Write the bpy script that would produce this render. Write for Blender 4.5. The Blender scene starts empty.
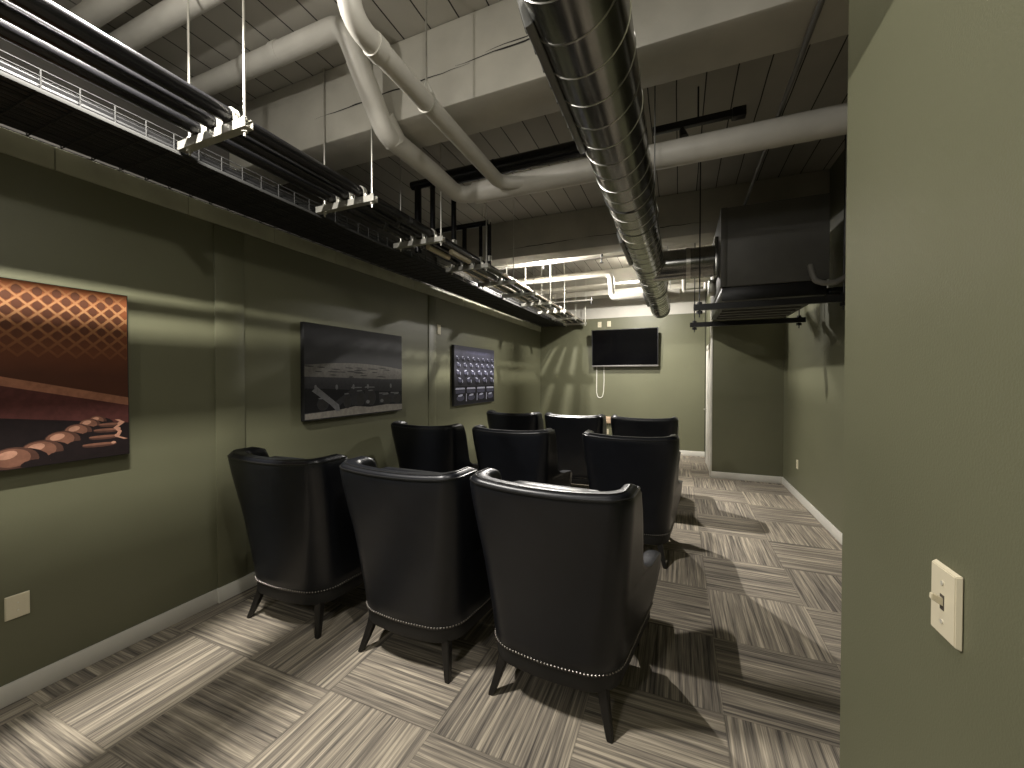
import bpy, bmesh, math, random
from mathutils import Vector, Matrix
random.seed(7)
S = bpy.context.scene
COL = S.collection
PI = math.pi

# ------------------------------------------------------------------ camera
CAM_H = 1.56
cd = bpy.data.cameras.new('camera'); cam = bpy.data.objects.new('camera', cd); COL.objects.link(cam)
cam.location = (0, 0, CAM_H)
cam.rotation_euler = (math.radians(90 - 0.85), 0, math.radians(22.67))
cd.sensor_width = 36.0; cd.lens = 400.0 / 1024 * 36.0; cd.clip_start = 0.02
S.camera = cam
S.view_settings.view_transform = 'Standard'; S.view_settings.look = 'None'
S.view_settings.gamma = 1.0; S.view_settings.use_curve_mapping = False
S.view_settings.exposure = 0.8
S.cycles.max_bounces = 8; S.cycles.diffuse_bounces = 5
S.cycles.use_denoising = True
w = bpy.data.worlds.new('world'); S.world = w; w.use_nodes = True
w.node_tree.nodes['Background'].inputs[0].default_value = (0.02, 0.02, 0.018, 1)
w.node_tree.nodes['Background'].inputs[1].default_value = 1.0

# ------------------------------------------------------------------ materials
def new_mat(name):
    m = bpy.data.materials.new(name); m.use_nodes = True
    nt = m.node_tree
    return m, nt, nt.nodes['Principled BSDF']

def N(nt, t, **kw):
    n = nt.nodes.new(t)
    for k, v in kw.items():
        setattr(n, k, v)
    return n

def ramp(nt, stops):
    r = N(nt, 'ShaderNodeValToRGB')
    e = r.color_ramp.elements
    while len(e) < len(stops): e.new(0.5)
    for i, (p, c) in enumerate(stops):
        e[i].position = p; e[i].color = (*c, 1)
    return r

def paint(name, col, rough=0.6, metal=0.0, var=0.12, scale=6.0, bump=0.0, bscale=150.0, spec=0.5):
    """A painted / metal / cloth surface with slight procedural mottling."""
    m, nt, b = new_mat(name)
    tc = N(nt, 'ShaderNodeTexCoord')
    nz = N(nt, 'ShaderNodeTexNoise'); nz.inputs['Scale'].default_value = scale; nz.inputs['Detail'].default_value = 4
    nt.links.new(tc.outputs['Object'], nz.inputs['Vector'])
    r = ramp(nt, [(0.3, [c * (1 - var) for c in col]), (0.7, [min(1, c * (1 + var)) for c in col])])
    nt.links.new(nz.outputs['Fac'], r.inputs['Fac'])
    nt.links.new(r.outputs['Color'], b.inputs['Base Color'])
    b.inputs['Roughness'].default_value = rough; b.inputs['Metallic'].default_value = metal
    b.inputs['Specular IOR Level'].default_value = spec
    if bump:
        n2 = N(nt, 'ShaderNodeTexNoise'); n2.inputs['Scale'].default_value = bscale; n2.inputs['Detail'].default_value = 3
        nt.links.new(tc.outputs['Object'], n2.inputs['Vector'])
        bp = N(nt, 'ShaderNodeBump'); bp.inputs['Strength'].default_value = bump; bp.inputs['Distance'].default_value = 0.004
        nt.links.new(n2.outputs['Fac'], bp.inputs['Height']); nt.links.new(bp.outputs['Normal'], b.inputs['Normal'])
    return m

GREEN = paint('olive_wall_paint', (0.128, 0.129, 0.078), 0.45, var=0.04, scale=1.5, bump=0.12, bscale=220)
PALE_STRIP = paint('pale_green_board', (0.34, 0.34, 0.25), 0.6, var=0.15, scale=5)
DARK_WALL = paint('gloom_paint', (0.09, 0.085, 0.075), 0.8)  # dark tone painted in for the gloom beyond the left partition
WHITE_TRIM = paint('white_trim_paint', (0.68, 0.66, 0.60), 0.4, var=0.04)
WHITE_WALL = paint('white_upper_paint', (0.55, 0.53, 0.47), 0.6, var=0.05)
BEAM = paint('painted_timber', (0.47, 0.45, 0.385), 0.55, var=0.12, scale=3, bump=0.25, bscale=25)
CRACK = paint('dark_crack', (0.03, 0.028, 0.024), 0.9)
PIPE_WHITE = paint('white_pipe_paint', (0.56, 0.54, 0.48), 0.45, var=0.05, scale=8)
BLACK_FOAM = paint('black_foam_insulation', (0.010, 0.010, 0.011), 0.22, var=0.1, scale=30)
BLACK_CABLE = paint('black_cable_jacket', (0.010, 0.010, 0.010), 0.5, var=0.1)
BLACK_METAL = paint('black_painted_metal', (0.012, 0.012, 0.012), 0.4)
ZINC = paint('zinc_strut', (0.55, 0.54, 0.48), 0.38, metal=0.75, var=0.1, scale=20)
WIRE = paint('dull_grey_wire', (0.035, 0.035, 0.033), 0.75, metal=0.0, spec=0.2)
GALV = paint('galvanised_duct', (0.30, 0.30, 0.285), 0.22, metal=1.0, var=0.14, scale=9, bump=0.05, bscale=6)
GALV_SEAM = paint('bright_duct_seam', (0.62, 0.61, 0.57), 0.3, metal=1.0)
GRILLE = paint('grey_duct_grille', (0.16, 0.16, 0.15), 0.45, metal=0.5)
UNIT_GREY = paint('dark_grey_sheet_metal', (0.15, 0.147, 0.135), 0.5, metal=0.2, var=0.08)
COPPER = paint('copper_line', (0.58, 0.50, 0.40), 0.3, metal=0.9)
CREAM = paint('cream_sleeve', (0.62, 0.55, 0.38), 0.5)
GREY_HOSE = paint('grey_hose', (0.30, 0.29, 0.27), 0.45)
LEATHER = paint('black_leather', (0.0070, 0.0080, 0.0108), 0.34, var=0.15, scale=12, bump=0.10, bscale=260, spec=0.42)
PIPING = paint('black_piping', (0.013, 0.013, 0.013), 0.28)
LEG_WOOD = paint('black_stained_wood', (0.008, 0.007, 0.006), 0.4)
RAIL_CLOTH = paint('black_rail_cover', (0.007, 0.007, 0.007), 0.6)
NAIL = paint('silver_nailheads', (0.36, 0.34, 0.31), 0.42, metal=0.9)
IVORY = paint('ivory_plastic', (0.66, 0.60, 0.44), 0.35, var=0.02)
IVORY_DARK = paint('ivory_slot', (0.06, 0.05, 0.04), 0.6)
SCREW = paint('plate_screw', (0.75, 0.72, 0.62), 0.3, metal=0.4)
TAN_BOX = paint('tan_box', (0.55, 0.40, 0.27), 0.5, var=0.1, scale=20)
SCREEN = paint('black_glass_screen', (0.002, 0.002, 0.0023), 0.10, var=0.0, spec=0.25)
BEZEL = paint('black_bezel', (0.02, 0.02, 0.02), 0.3)
BEZEL_GREY = paint('grey_bezel_edge', (0.22, 0.21, 0.2), 0.35, metal=0.5)
WHITE_CORD = paint('white_cord', (0.72, 0.70, 0.62), 0.5)
CANVAS_EDGE = paint('black_canvas_edge', (0.008, 0.008, 0.008), 0.7)
WHITE_ENAMEL = paint('white_lamp_enamel', (0.7, 0.7, 0.68), 0.4)

def carpet_material():
    m, nt, b = new_mat('carpet_tiles')
    L = nt.links.new
    tc = N(nt, 'ShaderNodeTexCoord'); sp = N(nt, 'ShaderNodeSeparateXYZ'); L(tc.outputs['Object'], sp.inputs[0])
    def M(op, a, bb=None, c=None):
        n = N(nt, 'ShaderNodeMath', operation=op)
        for i, v in enumerate((a, bb, c)):
            if v is None: continue
            if isinstance(v, (int, float)): n.inputs[i].default_value = v
            else: L(v, n.inputs[i])
        return n.outputs[0]
    T = 0.6
    u = M('DIVIDE', M('ADD', sp.outputs[0], 1.0 + T * 20), T)
    v = M('DIVIDE', M('ADD', sp.outputs[1], -1.47 + T * 20), T)
    iu, iv = M('FLOOR', u), M('FLOOR', v)
    par = M('MODULO', M('ADD', iu, iv), 2.0)                 # 0: stripes run along Y
    mixa = N(nt, 'ShaderNodeMix'); mixa.data_type = 'FLOAT'
    L(par, mixa.inputs[0]); L(sp.outputs[0], mixa.inputs[2]); L(sp.outputs[1], mixa.inputs[3])
    mixb = N(nt, 'ShaderNodeMix'); mixb.data_type = 'FLOAT'
    L(par, mixb.inputs[0]); L(sp.outputs[1], mixb.inputs[2]); L(sp.outputs[0], mixb.inputs[3])
    across, along = mixa.outputs[0], mixb.outputs[0]
    tid = M('ADD', M('MULTIPLY', iu, 3.71), M('MULTIPLY', iv, 7.13))
    def streak(a, l, det, w=0.0):
        cv = N(nt, 'ShaderNodeCombineXYZ')
        L(M('MULTIPLY', across, a), cv.inputs[0]); L(M('MULTIPLY', along, l), cv.inputs[1]); L(M('ADD', tid, w), cv.inputs[2])
        nz = N(nt, 'ShaderNodeTexNoise'); nz.inputs['Scale'].default_value = 1.0; nz.inputs['Detail'].default_value = det
        nz.inputs['Roughness'].default_value = 0.55
        L(cv.outputs[0], nz.inputs['Vector']); return nz.outputs['Fac']
    broad = streak(58, 1.2, 3.0)
    fine = streak(230, 5.0, 3.0, 40.0)
    wn = N(nt, 'ShaderNodeTexWhiteNoise', noise_dimensions='1D'); L(tid, wn.inputs['W'])
    val = M('ADD', M('MULTIPLY', broad, 0.75), M('MULTIPLY', fine, 0.42))
    val = M('ADD', val, M('MULTIPLY', M('SUBTRACT', wn.outputs['Value'], 0.5), 0.07))
    r = ramp(nt, [(0.41, (0.088, 0.079, 0.070)), (0.52, (0.198, 0.175, 0.145)), (0.62, (0.305, 0.268, 0.213)), (0.76, (0.56, 0.49, 0.38))])
    L(val, r.inputs['Fac'])
    # thin darker joints between the tiles
    fu, fv = M('FRACT', u), M('FRACT', v)
    edge = M('MINIMUM', M('MINIMUM', fu, M('SUBTRACT', 1.0, fu)), M('MINIMUM', fv, M('SUBTRACT', 1.0, fv)))
    jm = M('LESS_THAN', edge, 0.006)
    mx = N(nt, 'ShaderNodeMix'); mx.data_type = 'RGBA'
    L(M('MULTIPLY', jm, 0.22), mx.inputs[0]); L(r.outputs['Color'], mx.inputs[6]); mx.inputs[7].default_value = (0.04, 0.036, 0.03, 1)
    L(mx.outputs[2], b.inputs['Base Color'])
    b.inputs['Roughness'].default_value = 0.95; b.inputs['Specular IOR Level'].default_value = 0.1
    bp = N(nt, 'ShaderNodeBump'); bp.inputs['Strength'].default_value = 0.35; bp.inputs['Distance'].default_value = 0.004
    L(val, bp.inputs['Height']); L(bp.outputs['Normal'], b.inputs['Normal'])
    return m
CARPET = carpet_material()

def plank_material():
    """Painted plank decking; the boards run along Y, 0.2 m wide, with dark open joints."""
    m, nt, b = new_mat('painted_plank_deck')
    L = nt.links.new
    tc = N(nt, 'ShaderNodeTexCoord'); sp = N(nt, 'ShaderNodeSeparateXYZ'); L(tc.outputs['Object'], sp.inputs[0])
    def M(op, a, bb=None):
        n = N(nt, 'ShaderNodeMath', operation=op)
        for i, v in enumerate((a, bb)):
            if v is None: continue
            if isinstance(v, (int, float)): n.inputs[i].default_value = v
            else: L(v, n.inputs[i])
        return n.outputs[0]
    nzw = N(nt, 'ShaderNodeTexNoise'); nzw.inputs['Scale'].default_value = 2.0; L(tc.outputs['Object'], nzw.inputs['Vector'])
    x = M('ADD', sp.outputs[0], M('MULTIPLY', M('SUBTRACT', nzw.outputs['Fac'], 0.5), 0.012))
    fx = M('FRACT', M('DIVIDE', M('ADD', x, 10.03), 0.2))
    e = M('MINIMUM', fx, M('SUBTRACT', 1.0, fx))
    joint = M('LESS_THAN', e, 0.022)
    bid = M('FLOOR', M('DIVIDE', M('ADD', x, 10.03), 0.2))
    wn = N(nt, 'ShaderNodeTexWhiteNoise', noise_dimensions='1D'); L(bid, wn.inputs['W'])
    nz = N(nt, 'ShaderNodeTexNoise'); nz.inputs['Scale'].default_value = 5; L(tc.outputs['Object'], nz.inputs['Vector'])
    f = M('ADD', M('MULTIPLY', wn.outputs['Value'], 0.5), M('MULTIPLY', nz.outputs['Fac'], 0.5))
    r = ramp(nt, [(0.2, (0.38, 0.36, 0.31)), (0.8, (0.47, 0.45, 0.39))]); L(f, r.inputs['Fac'])
    mx = N(nt, 'ShaderNodeMix'); mx.data_type = 'RGBA'
    L(joint, mx.inputs[0]); L(r.outputs['Color'], mx.inputs[6]); mx.inputs[7].default_value = (0.02, 0.018, 0.015, 1)
    L(mx.outputs[2], b.inputs['Base Color']); b.inputs['Roughness'].default_value = 0.65
    bp = N(nt, 'ShaderNodeBump'); bp.inputs['Strength'].default_value = 0.6; bp.inputs['Distance'].default_value = 0.01; bp.invert = True
    L(joint, bp.inputs['Height']); L(bp.outputs['Normal'], b.inputs['Normal'])
    return m
DECK = plank_material()

def flat(name, col, rough=0.5):
    return paint(name, col, 0.65, var=0.18, scale=35, spec=0.2)

# ------------------------------------------------------------------ mesh helpers
def bx(bm, x0, x1, y0, y1, z0, z1, bev=0.0, seg=2):
    r = bmesh.ops.create_cube(bm, size=1.0)
    vs = r['verts']
    for v in vs:
        v.co = Vector(((x0 + x1) / 2 + v.co.x * (x1 - x0), (y0 + y1) / 2 + v.co.y * (y1 - y0), (z0 + z1) / 2 + v.co.z * (z1 - z0)))
    if bev:
        es = list({e for v in vs for e in v.link_edges})
        bmesh.ops.bevel(bm, geom=es, offset=bev, segments=seg, profile=0.5, affect='EDGES')
    return bm

def box(*a, **k):
    return bx(bmesh.new(), *a, **k)

def fillet(pts, rad, n=7):
    pts = [Vector(p) for p in pts]
    if rad <= 0 or len(pts) < 3: return pts
    out = [pts[0]]
    for i in range(1, len(pts) - 1):
        a, p, c = pts[i - 1], pts[i], pts[i + 1]
        d1, d2 = (a - p), (c - p)
        l1, l2 = d1.length, d2.length
        d1.normalize(); d2.normalize()
        ang = d1.angle(d2)
        if ang > PI - 0.02: out.append(p); continue
        t = min(rad / math.tan(ang / 2), l1 * 0.48, l2 * 0.48)
        s, e = p + d1 * t, p + d2 * t
        for k in range(n + 1):
            q = k / n
            out.append(s * (1 - q) ** 2 + p * 2 * q * (1 - q) + e * q * q)
    out.append(pts[-1])
    return out

def tube(bm, pts, r, seg=12, bend=0.0, cap=True, radii=None):
    P = fillet(pts, bend)
    n = len(P)
    tang = []
    for i in range(n):
        t = (P[min(i + 1, n - 1)] - P[max(i - 1, 0)]); t.normalize(); tang.append(t)
    up = Vector((0, 0, 1)) if abs(tang[0].z) < 0.9 else Vector((1, 0, 0))
    nrm = (up - tang[0] * up.dot(tang[0])).normalized()
    rings = []
    for i in range(n):
        if i:
            nrm = (nrm - tang[i] * nrm.dot(tang[i])).normalized()
        b = tang[i].cross(nrm)
        rr = r if radii is None else radii[0] + (radii[1] - radii[0]) * i / (n - 1)
        rings.append([bm.verts.new(P[i] + nrm * (rr * math.cos(2 * PI * k / seg)) + b * (rr * math.sin(2 * PI * k / seg))) for k in range(seg)])
    for i in range(n - 1):
        for k in range(seg):
            bm.faces.new((rings[i][k], rings[i][(k + 1) % seg], rings[i + 1][(k + 1) % seg], rings[i + 1][k]))
    if cap:
        bm.faces.new(rings[0][::-1]); bm.faces.new(rings[-1])
    return bm

def tb(*a, **k):
    return tube(bmesh.new(), *a, **k)

def obj(name, bm, m, parent=None, angle=35, bevel=0.0):
    bmesh.ops.recalc_face_normals(bm, faces=bm.faces)
    me = bpy.data.meshes.new(name); bm.to_mesh(me); bm.free()
    for p in me.polygons: p.use_smooth = True
    me.set_sharp_from_angle(angle=math.radians(angle))
    o = bpy.data.objects.new(name, me); COL.objects.link(o)
    for mm in (m if isinstance(m, (list, tuple)) else [m]): me.materials.append(mm)
    if parent:
        o.parent = parent
        me.transform(Matrix.Translation(-parent_world(parent)))
    return o

def parent_world(p):
    v = Vector((0, 0, 0))
    while p: v += p.location; p = p.parent
    return v

def thing(name, label, cat, loc=(0, 0, 0), group=None):
    o = bpy.data.objects.new(name, None); COL.objects.link(o)
    o.empty_display_size = 0.1; o.location = loc
    o['label'] = label; o['category'] = cat
    if group: o['group'] = group
    return o

def tag(o, label, cat, group=None):
    o['label'] = label; o['category'] = cat
    if group: o['group'] = group
    return o

def struct(name, bm, m, **k):
    o = obj(name, bm, m, **k); o['kind'] = 'structure'; return o

def dup(root, loc, label, rz=0.0):
    r = root.copy(); COL.objects.link(r); r.location = loc; r.rotation_euler = (0, 0, rz); r['label'] = label
    for ch in root.children:
        c = ch.copy(); COL.objects.link(c); c.parent = r
        for g in ch.children:
            d = g.copy(); COL.objects.link(d); d.parent = c
    return r

# ------------------------------------------------------------------ room shell
XL, XA, YF, YA, XN, YN = -2.955, 1.425, 8.77, 6.98, 0.40, 1.305
YB = -2.6
ZD = 3.72     # underside of the plank deck
ZB = 3.21     # underside of the beams
XO = -3.35     # the open space beyond the left partition
struct('floor', box(XO - .1, XA + .1, YB - .1, YF + .1, -.1, 0), CARPET)
struct('ceiling', box(XO - .1, XA + .1, YB - .1, YF + .1, ZD, ZD + .1), DECK)
struct('wall_left', box(XL - .12, XL, YB, YF + .1, 0, 2.742), GREEN)
struct('wall_outer', box(XO - .1, XO, YB - .1, YF + .1, 0, ZD), DARK_WALL)
struct('wall_far', box(XO, 0.47, YF, YF + .12, 0, 2.855), GREEN)
struct('trim_1', box(XO, 0.47, YF, YF + .12, 2.855, ZD), WHITE_WALL)           # white band above the green end wall
struct('wall_alcove', box(0.48, XA, YA, YA + .1, 0, ZD), GREEN)
struct('wall_alcove_return', box(0.48, 0.58, YA + .1, YF + .12, 0, ZD), GREEN)
struct('wall_right', box(XA, XA + .12, YN - .1, YA + .1, 0, ZD), GREEN)
struct('wall_near', box(XN, XN + .12, YB, YN, 0, ZD), GREEN)
struct('wall_near_return', box(XN + .12, XA + .12, YN - .12, YN, 0, ZD), GREEN)
struct('wall_back', box(XO, XN, YB - .12, YB, 0, ZD), GREEN)
# slight pilasters in the left wall
struct('trim_2', box(XL, XL + .012, 1.755, 1.955, .10, 2.62, bev=.004), GREEN)
struct('trim_3', box(XL, XL + .010, 4.30, 4.47, .10, 2.62, bev=.004), GREEN)
# pale board along the top of the left wall, in lengths
bm = bmesh.new()
y = YB
while y < YF:
    bx(bm, XL, XL + .016, y, min(y + .597, YF), 2.622, 2.742, bev=.003); y += .6
struct('trim_4', bm, PALE_STRIP)
# baseboards
def base(name, x0, x1, y0, y1):
    struct(name, box(x0, x1, y0, y1, 0, .10, bev=.004), WHITE_TRIM)
base('baseboard_left', XL, XL + .016, YB, 1.75); base('baseboard_left_2', XL, XL + .03, 1.75, YF - .015)
base('baseboard_far', XL + .03, 0.478, YF - .015, YF)
base('baseboard_alcove', 0.478, XA - .014, YA - .015, YA)
base('baseboard_right', XA - .014, XA, YN, YA)
base('baseboard_near_right', XN - .014, XN, YB, YN)
# side door beside the end wall: white casing, panel door seen edge on
struct('trim_5', box(0.455, 0.482, YA - .006, YA + .13, 0, 2.62, bev=.004), WHITE_TRIM)
bm = bmesh.new()
bx(bm, 0.458, 0.482, YA + .16, YA + .25, 0, 2.13, bev=.004)
bx(bm, 0.458, 0.482, YA + 1.10, YA + 1.19, 0, 2.13, bev=.004)
bx(bm, 0.458, 0.482, YA + .16, YA + 1.19, 2.05, 2.14, bev=.004)
struct('door_frame_1', bm, WHITE_TRIM)
bm = box(0.466, 0.482, YA + .25, YA + 1.10, 0.01, 2.05)
for z0, z1 in ((.2, .95), (1.1, 1.9)):
    bx(bm, 0.462, 0.47, YA + .36, YA + .99, z0, z1, bev=.006)
d1 = struct('door_1', bm, WHITE_TRIM)
obj('door_handle', tb([(0.468, YA + 1.02, 1.0), (0.42, YA + 1.02, 1.0), (0.42, YA + .92, 1.0)], .009, bend=.01), ZINC, d1)

# beams across the room
def beam(y0, y1, cracks):
    bm = box(XO, XA, y0, y1, ZB, ZD, bev=.018)
    o = struct('ceiling_beam', bm, BEAM)
    cb = bmesh.new()
    for (x0, x1, z, th, sl) in cracks:         # long drying cracks in the front face
        n = max(4, int((x1 - x0) / .06)); top, bot = [], []
        for k in range(n + 1):
            t = k / n; x = x0 + (x1 - x0) * t
            zz = z + sl * t + random.uniform(-.004, .004); h = th * math.sin(PI * min(max(t, .04), .96)) * random.uniform(.6, 1.1)
            top.append(cb.verts.new((x, y0 - .0015, zz + h))); bot.append(cb.verts.new((x, y0 - .0015, zz - h)))
        for k in range(n): cb.faces.new((bot[k], bot[k + 1], top[k + 1], top[k]))
    if cracks: obj('crack', cb, CRACK, o)
    else: cb.free()
beam(2.11, 2.43, [(-2.4, -1.15, 3.40, .007, .02), (-1.25, -.42, 3.43, .006, .02), (-1.05, -.55, 3.455, .004, .015), (-.1, 1.2, 3.52, .006, .02)])
beam(5.09, 5.41, [(-2.2, -1.2, 3.33, .006, .02), (-1.2, .3, 3.355, .006, -.01)])
beam(8.08, 8.40, [])
beam(-.88, -.56, [])

# ------------------------------------------------------------------ wing chairs
def lerp_table(tab, z):
    if z <= tab[0][0]: return tab[0][1]
    for (a, va), (b, vb) in zip(tab, tab[1:]):
        if z <= b:
            t = (z - a) / (b - a); t = t * t * (3 - 2 * t) if False else t
            return va + (vb - va) * t
    return tab[-1][1]
W_TAB = [(.24, .655), (.45, .685), (.70, .725), (.95, .775), (1.05, .785), (1.10, .775)]
R_TAB = [(.24, .175), (.5, .15), (.8, .115), (1.1, .095)]
SPLAY = [(.24, .045), (.45, .075), (.58, .075), (.66, .03), (1.1, .0)]
YB_TAB = [(.24, -.012), (.40, -.022), (.70, -.050), (.95, -.090), (1.10, -.112)]
F_TAB = [(.24, .70), (.50, .705), (.545, .70), (.572, .67), (.590, .60), (.602, .50), (.615, .40), (.635, .315), (.67, .272), (.75, .245), (.90, .200), (1.0, .165), (1.06, .140), (1.10, .115)]
def u_ring(z, e=0.0):
    """closed plan outline of back, wings and arms at height z; e shrinks the wall all round"""
    wd = lerp_table(W_TAB, z) - 2 * e; yb = lerp_table(YB_TAB, z) + e; f = lerp_table(F_TAB, z) - e
    ts, tk = .080 - 2 * e, .105 - 2 * e
    R = lerp_table(R_TAB, z) - e; Ri = max(.05, lerp_table(R_TAB, z) - .06) + e; sp = lerp_table(SPLAY, z)
    arm = z < .66
    def U(wd, yb, f, R, n=8):
        pts = []
        for k in range(n): pts.append((-wd / 2 - sp * (1 - k / n), f + (yb + R - f) * k / n))
        for k in range(n): a = PI / 2 * k / n; pts.append((-wd / 2 + R - R * math.cos(a), yb + R - R * math.sin(a)))
        for k in range(n):
            t = k / n; x = -wd / 2 + R + (wd - 2 * R) * t; pts.append((x, yb - .012 * math.sin(PI * t)))
        for k in range(n): a = PI / 2 * k / n; pts.append((wd / 2 - R + R * math.sin(a), yb + R - R * math.cos(a)))
        for k in range(n + 1): pts.append((wd / 2 + sp * k / n, yb + R + (f - yb - R) * k / n))
        return pts
    outer = U(wd, yb, f, R); inner = U(wd - 2 * ts, yb + tk, f, Ri)
    n = 5
    def tip(x0, x1, f):
        c, r = (x0 + x1) / 2, abs(x1 - x0) / 2; sg = 1 if x1 > x0 else -1
        return [(c - sg * r * math.cos(PI * k / n), f + r * math.sin(PI * k / n) * .8) for k in range(1, n)]
    right_tip = tip(wd / 2 + sp, wd / 2 + sp - ts, f); left_tip = tip(-wd / 2 - sp + ts, -wd / 2 - sp, f)
    return outer, right_tip, inner[::-1], left_tip
def dip(x, z):
    # the top edge sags a little between the wings
    k = max(0.0, (z - .9) / .2)
    return -.022 * k * (1 - min(1, abs(x) / .36) ** 2.5)
def shell_bm():
    bm = bmesh.new()
    lev = [(.245, .006), (.252, 0), (.32, 0), (.40, 0), (.47, 0), (.52, 0), (.545, 0), (.56, 0), (.572, 0), (.582, 0), (.592, 0), (.603, 0), (.615, 0), (.635, 0), (.67, 0), (.72, 0), (.80, 0), (.88, 0), (.96, 0), (1.02, 0), (1.05, 0), (1.068, .003), (1.082, .010), (1.091, .020), (1.095, .031)]
    rings, cuts = [], None
    for z, e in lev:
        a, b, c, d = u_ring(z, e)
        rings.append([bm.verts.new((x, y, z + dip(x, z))) for x, y in a + b + c + d]); cuts = (len(a), len(b), len(c), len(d))
    m = len(rings[0])
    for r0, r1 in zip(rings, rings[1:]):
        for k in range(m): bm.faces.new((r0[k], r0[(k + 1) % m], r1[(k + 1) % m], r1[k]))
    na, nb, nc, nd = cuts
    for r, flip in ((rings[-1], False), (rings[0], True)):
        for k in range(na - 1):
            q = [r[k], r[k + 1], r[na + nb + nc - 1 - (k + 1)], r[na + nb + nc - 1 - k]]
            bm.faces.new(q)
        bm.faces.new([r[na - 1]] + r[na:na + nb] + [r[na + nb]])
        bm.faces.new([r[na + nb + nc - 1]] + r[na + nb + nc:] + [r[0]])
    return bm
def rail_bm():
    bm = bmesh.new(); rings = []
    for z, e in ((.175, .012), (.182, .008), (.245, .006), (.29, .01)):
        a, _, _, _ = u_ring(.25, e)
        rings.append([bm.verts.new((x, y, z)) for x, y in a])
    m = len(rings[0])
    for r0, r1 in zip(rings, rings[1:]):
        for k in range(m): bm.faces.new((r0[k], r0[(k + 1) % m], r1[(k + 1) % m], r1[k]))
    bm.faces.new(rings[0][::-1]); bm.faces.new(rings[-1])
    return bm
def cushion(x0, x1, y0, y1, z0, z1, bev, crown=.02):
    bm = bmesh.new()
    r = bmesh.ops.create_cube(bm, size=1.0)
    bmesh.ops.subdivide_edges(bm, edges=bm.edges[:], cuts=7, use_grid_fill=True)
    for v in bm.verts:
        c = v.co * 2
        q = Vector((c.x, c.y, c.z))
        hx, hy, hz = (x1 - x0) / 2, (y1 - y0) / 2, (z1 - z0) / 2
        p = Vector((q.x * hx, q.y * hy, q.z * hz))
        inn = Vector((max(-hx + bev, min(hx - bev, p.x)), max(-hy + bev, min(hy - bev, p.y)), max(-hz + bev, min(hz - bev, p.z))))
        d = p - inn
        if d.length > 1e-6: p = inn + d.normalized() * min(bev, d.length)
        p.z += crown * (1 - q.x ** 2) * (1 - q.y ** 2) * (1 if q.z > 0 else 0)
        v.co = p + Vector(((x0 + x1) / 2, (y0 + y1) / 2, (z0 + z1) / 2))
    return bm
def piping_bm():
    bm = bmesh.new()
    z = 1.070
    a, rt, c, lt = u_ring(z, .004)
    pts = [(x, y - (.0 if k < 0 else 0), z + dip(x, z)) for k, (x, y) in enumerate(lt + a + rt)]
    tube(bm, pts, .0055, seg=6)
    # seam down the inside edge of the roll
    a, rt, c, lt = u_ring(1.094, .028)
    tube(bm, [(x, y, 1.0945 + dip(x, 1.0945)) for x, y in a], .004, seg=6)
    return bm
def nails_bm():
    bm = bmesh.new()
    a, rt, c, lt = u_ring(.262, -.002)
    pts = [Vector((x, y, .262)) for x, y in a]
    L, acc = [0], 0
    for p, q in zip(pts, pts[1:]): acc += (q - p).length; L.append(acc)
    n = int(acc / .0165)
    for k in range(n + 1):
        s = acc * k / n
        i = max(j for j in range(len(L)) if L[j] <= s + 1e-9); i = min(i, len(pts) - 2)
        p = pts[i].lerp(pts[i + 1], (s - L[i]) / max(1e-9, L[i + 1] - L[i]))
        bmesh.ops.create_icosphere(bm, subdivisions=1, radius=.0052, matrix=Matrix.Translation(p))
    return bm
def leg_bm(x, y, x2, y2):
    bm = bmesh.new(); rings = []
    for t, h in ((0, .023), (.25, .0225), (.6, .019), (.97, .0145), (1, .0125)):
        cx, cy, cz = x + (x2 - x) * t ** 1.25, y + (y2 - y) * t ** 1.25, .20 * (1 - t)
        b = h * .25
        rings.append([bm.verts.new((cx + px, cy + py, cz)) for px, py in ((-h, -h + b), (-h + b, -h), (h - b, -h), (h, -h + b), (h, h - b), (h - b, h), (-h + b, h), (-h, h - b))])
    for r0, r1 in zip(rings, rings[1:]):
        for k in range(8): bm.faces.new((r0[k], r0[(k + 1) % 8], r1[(k + 1) % 8], r1[k]))
    bm.faces.new(rings[0]); bm.faces.new(rings[-1][::-1])
    return bm
CH_GROUP = 'black leather wing chairs in three rows'
chair = thing('wing_chair', '', 'chair', (0, 0, 0), CH_GROUP)
obj('wingback_shell', shell_bm(), LEATHER, chair, angle=60)
obj('back_cushion', cushion(-.265, .265, .04, .17, .42, 1.04, .05, 0), LEATHER, chair, angle=60)
obj('seat_cushion', cushion(-.245, .245, .10, .745, .285, .455, .05, .03), LEATHER, chair, angle=60)
obj('seat_rail', rail_bm(), RAIL_CLOTH, chair)
pp = obj('piping', piping_bm(), PIPING, chair)
nn = obj('nailhead_trim', nails_bm(), NAIL, chair); nn['label'] = 'row of small silver nailheads'
for (x, y, x2, y2) in ((-.245, .062, -.292, .002), (.245, .062, .292, .002), (-.28, .66, -.295, .70), (.28, .66, .295, .70)):
    obj('leg', leg_bm(x, y, x2, y2), LEG_WOOD, chair)
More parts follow.
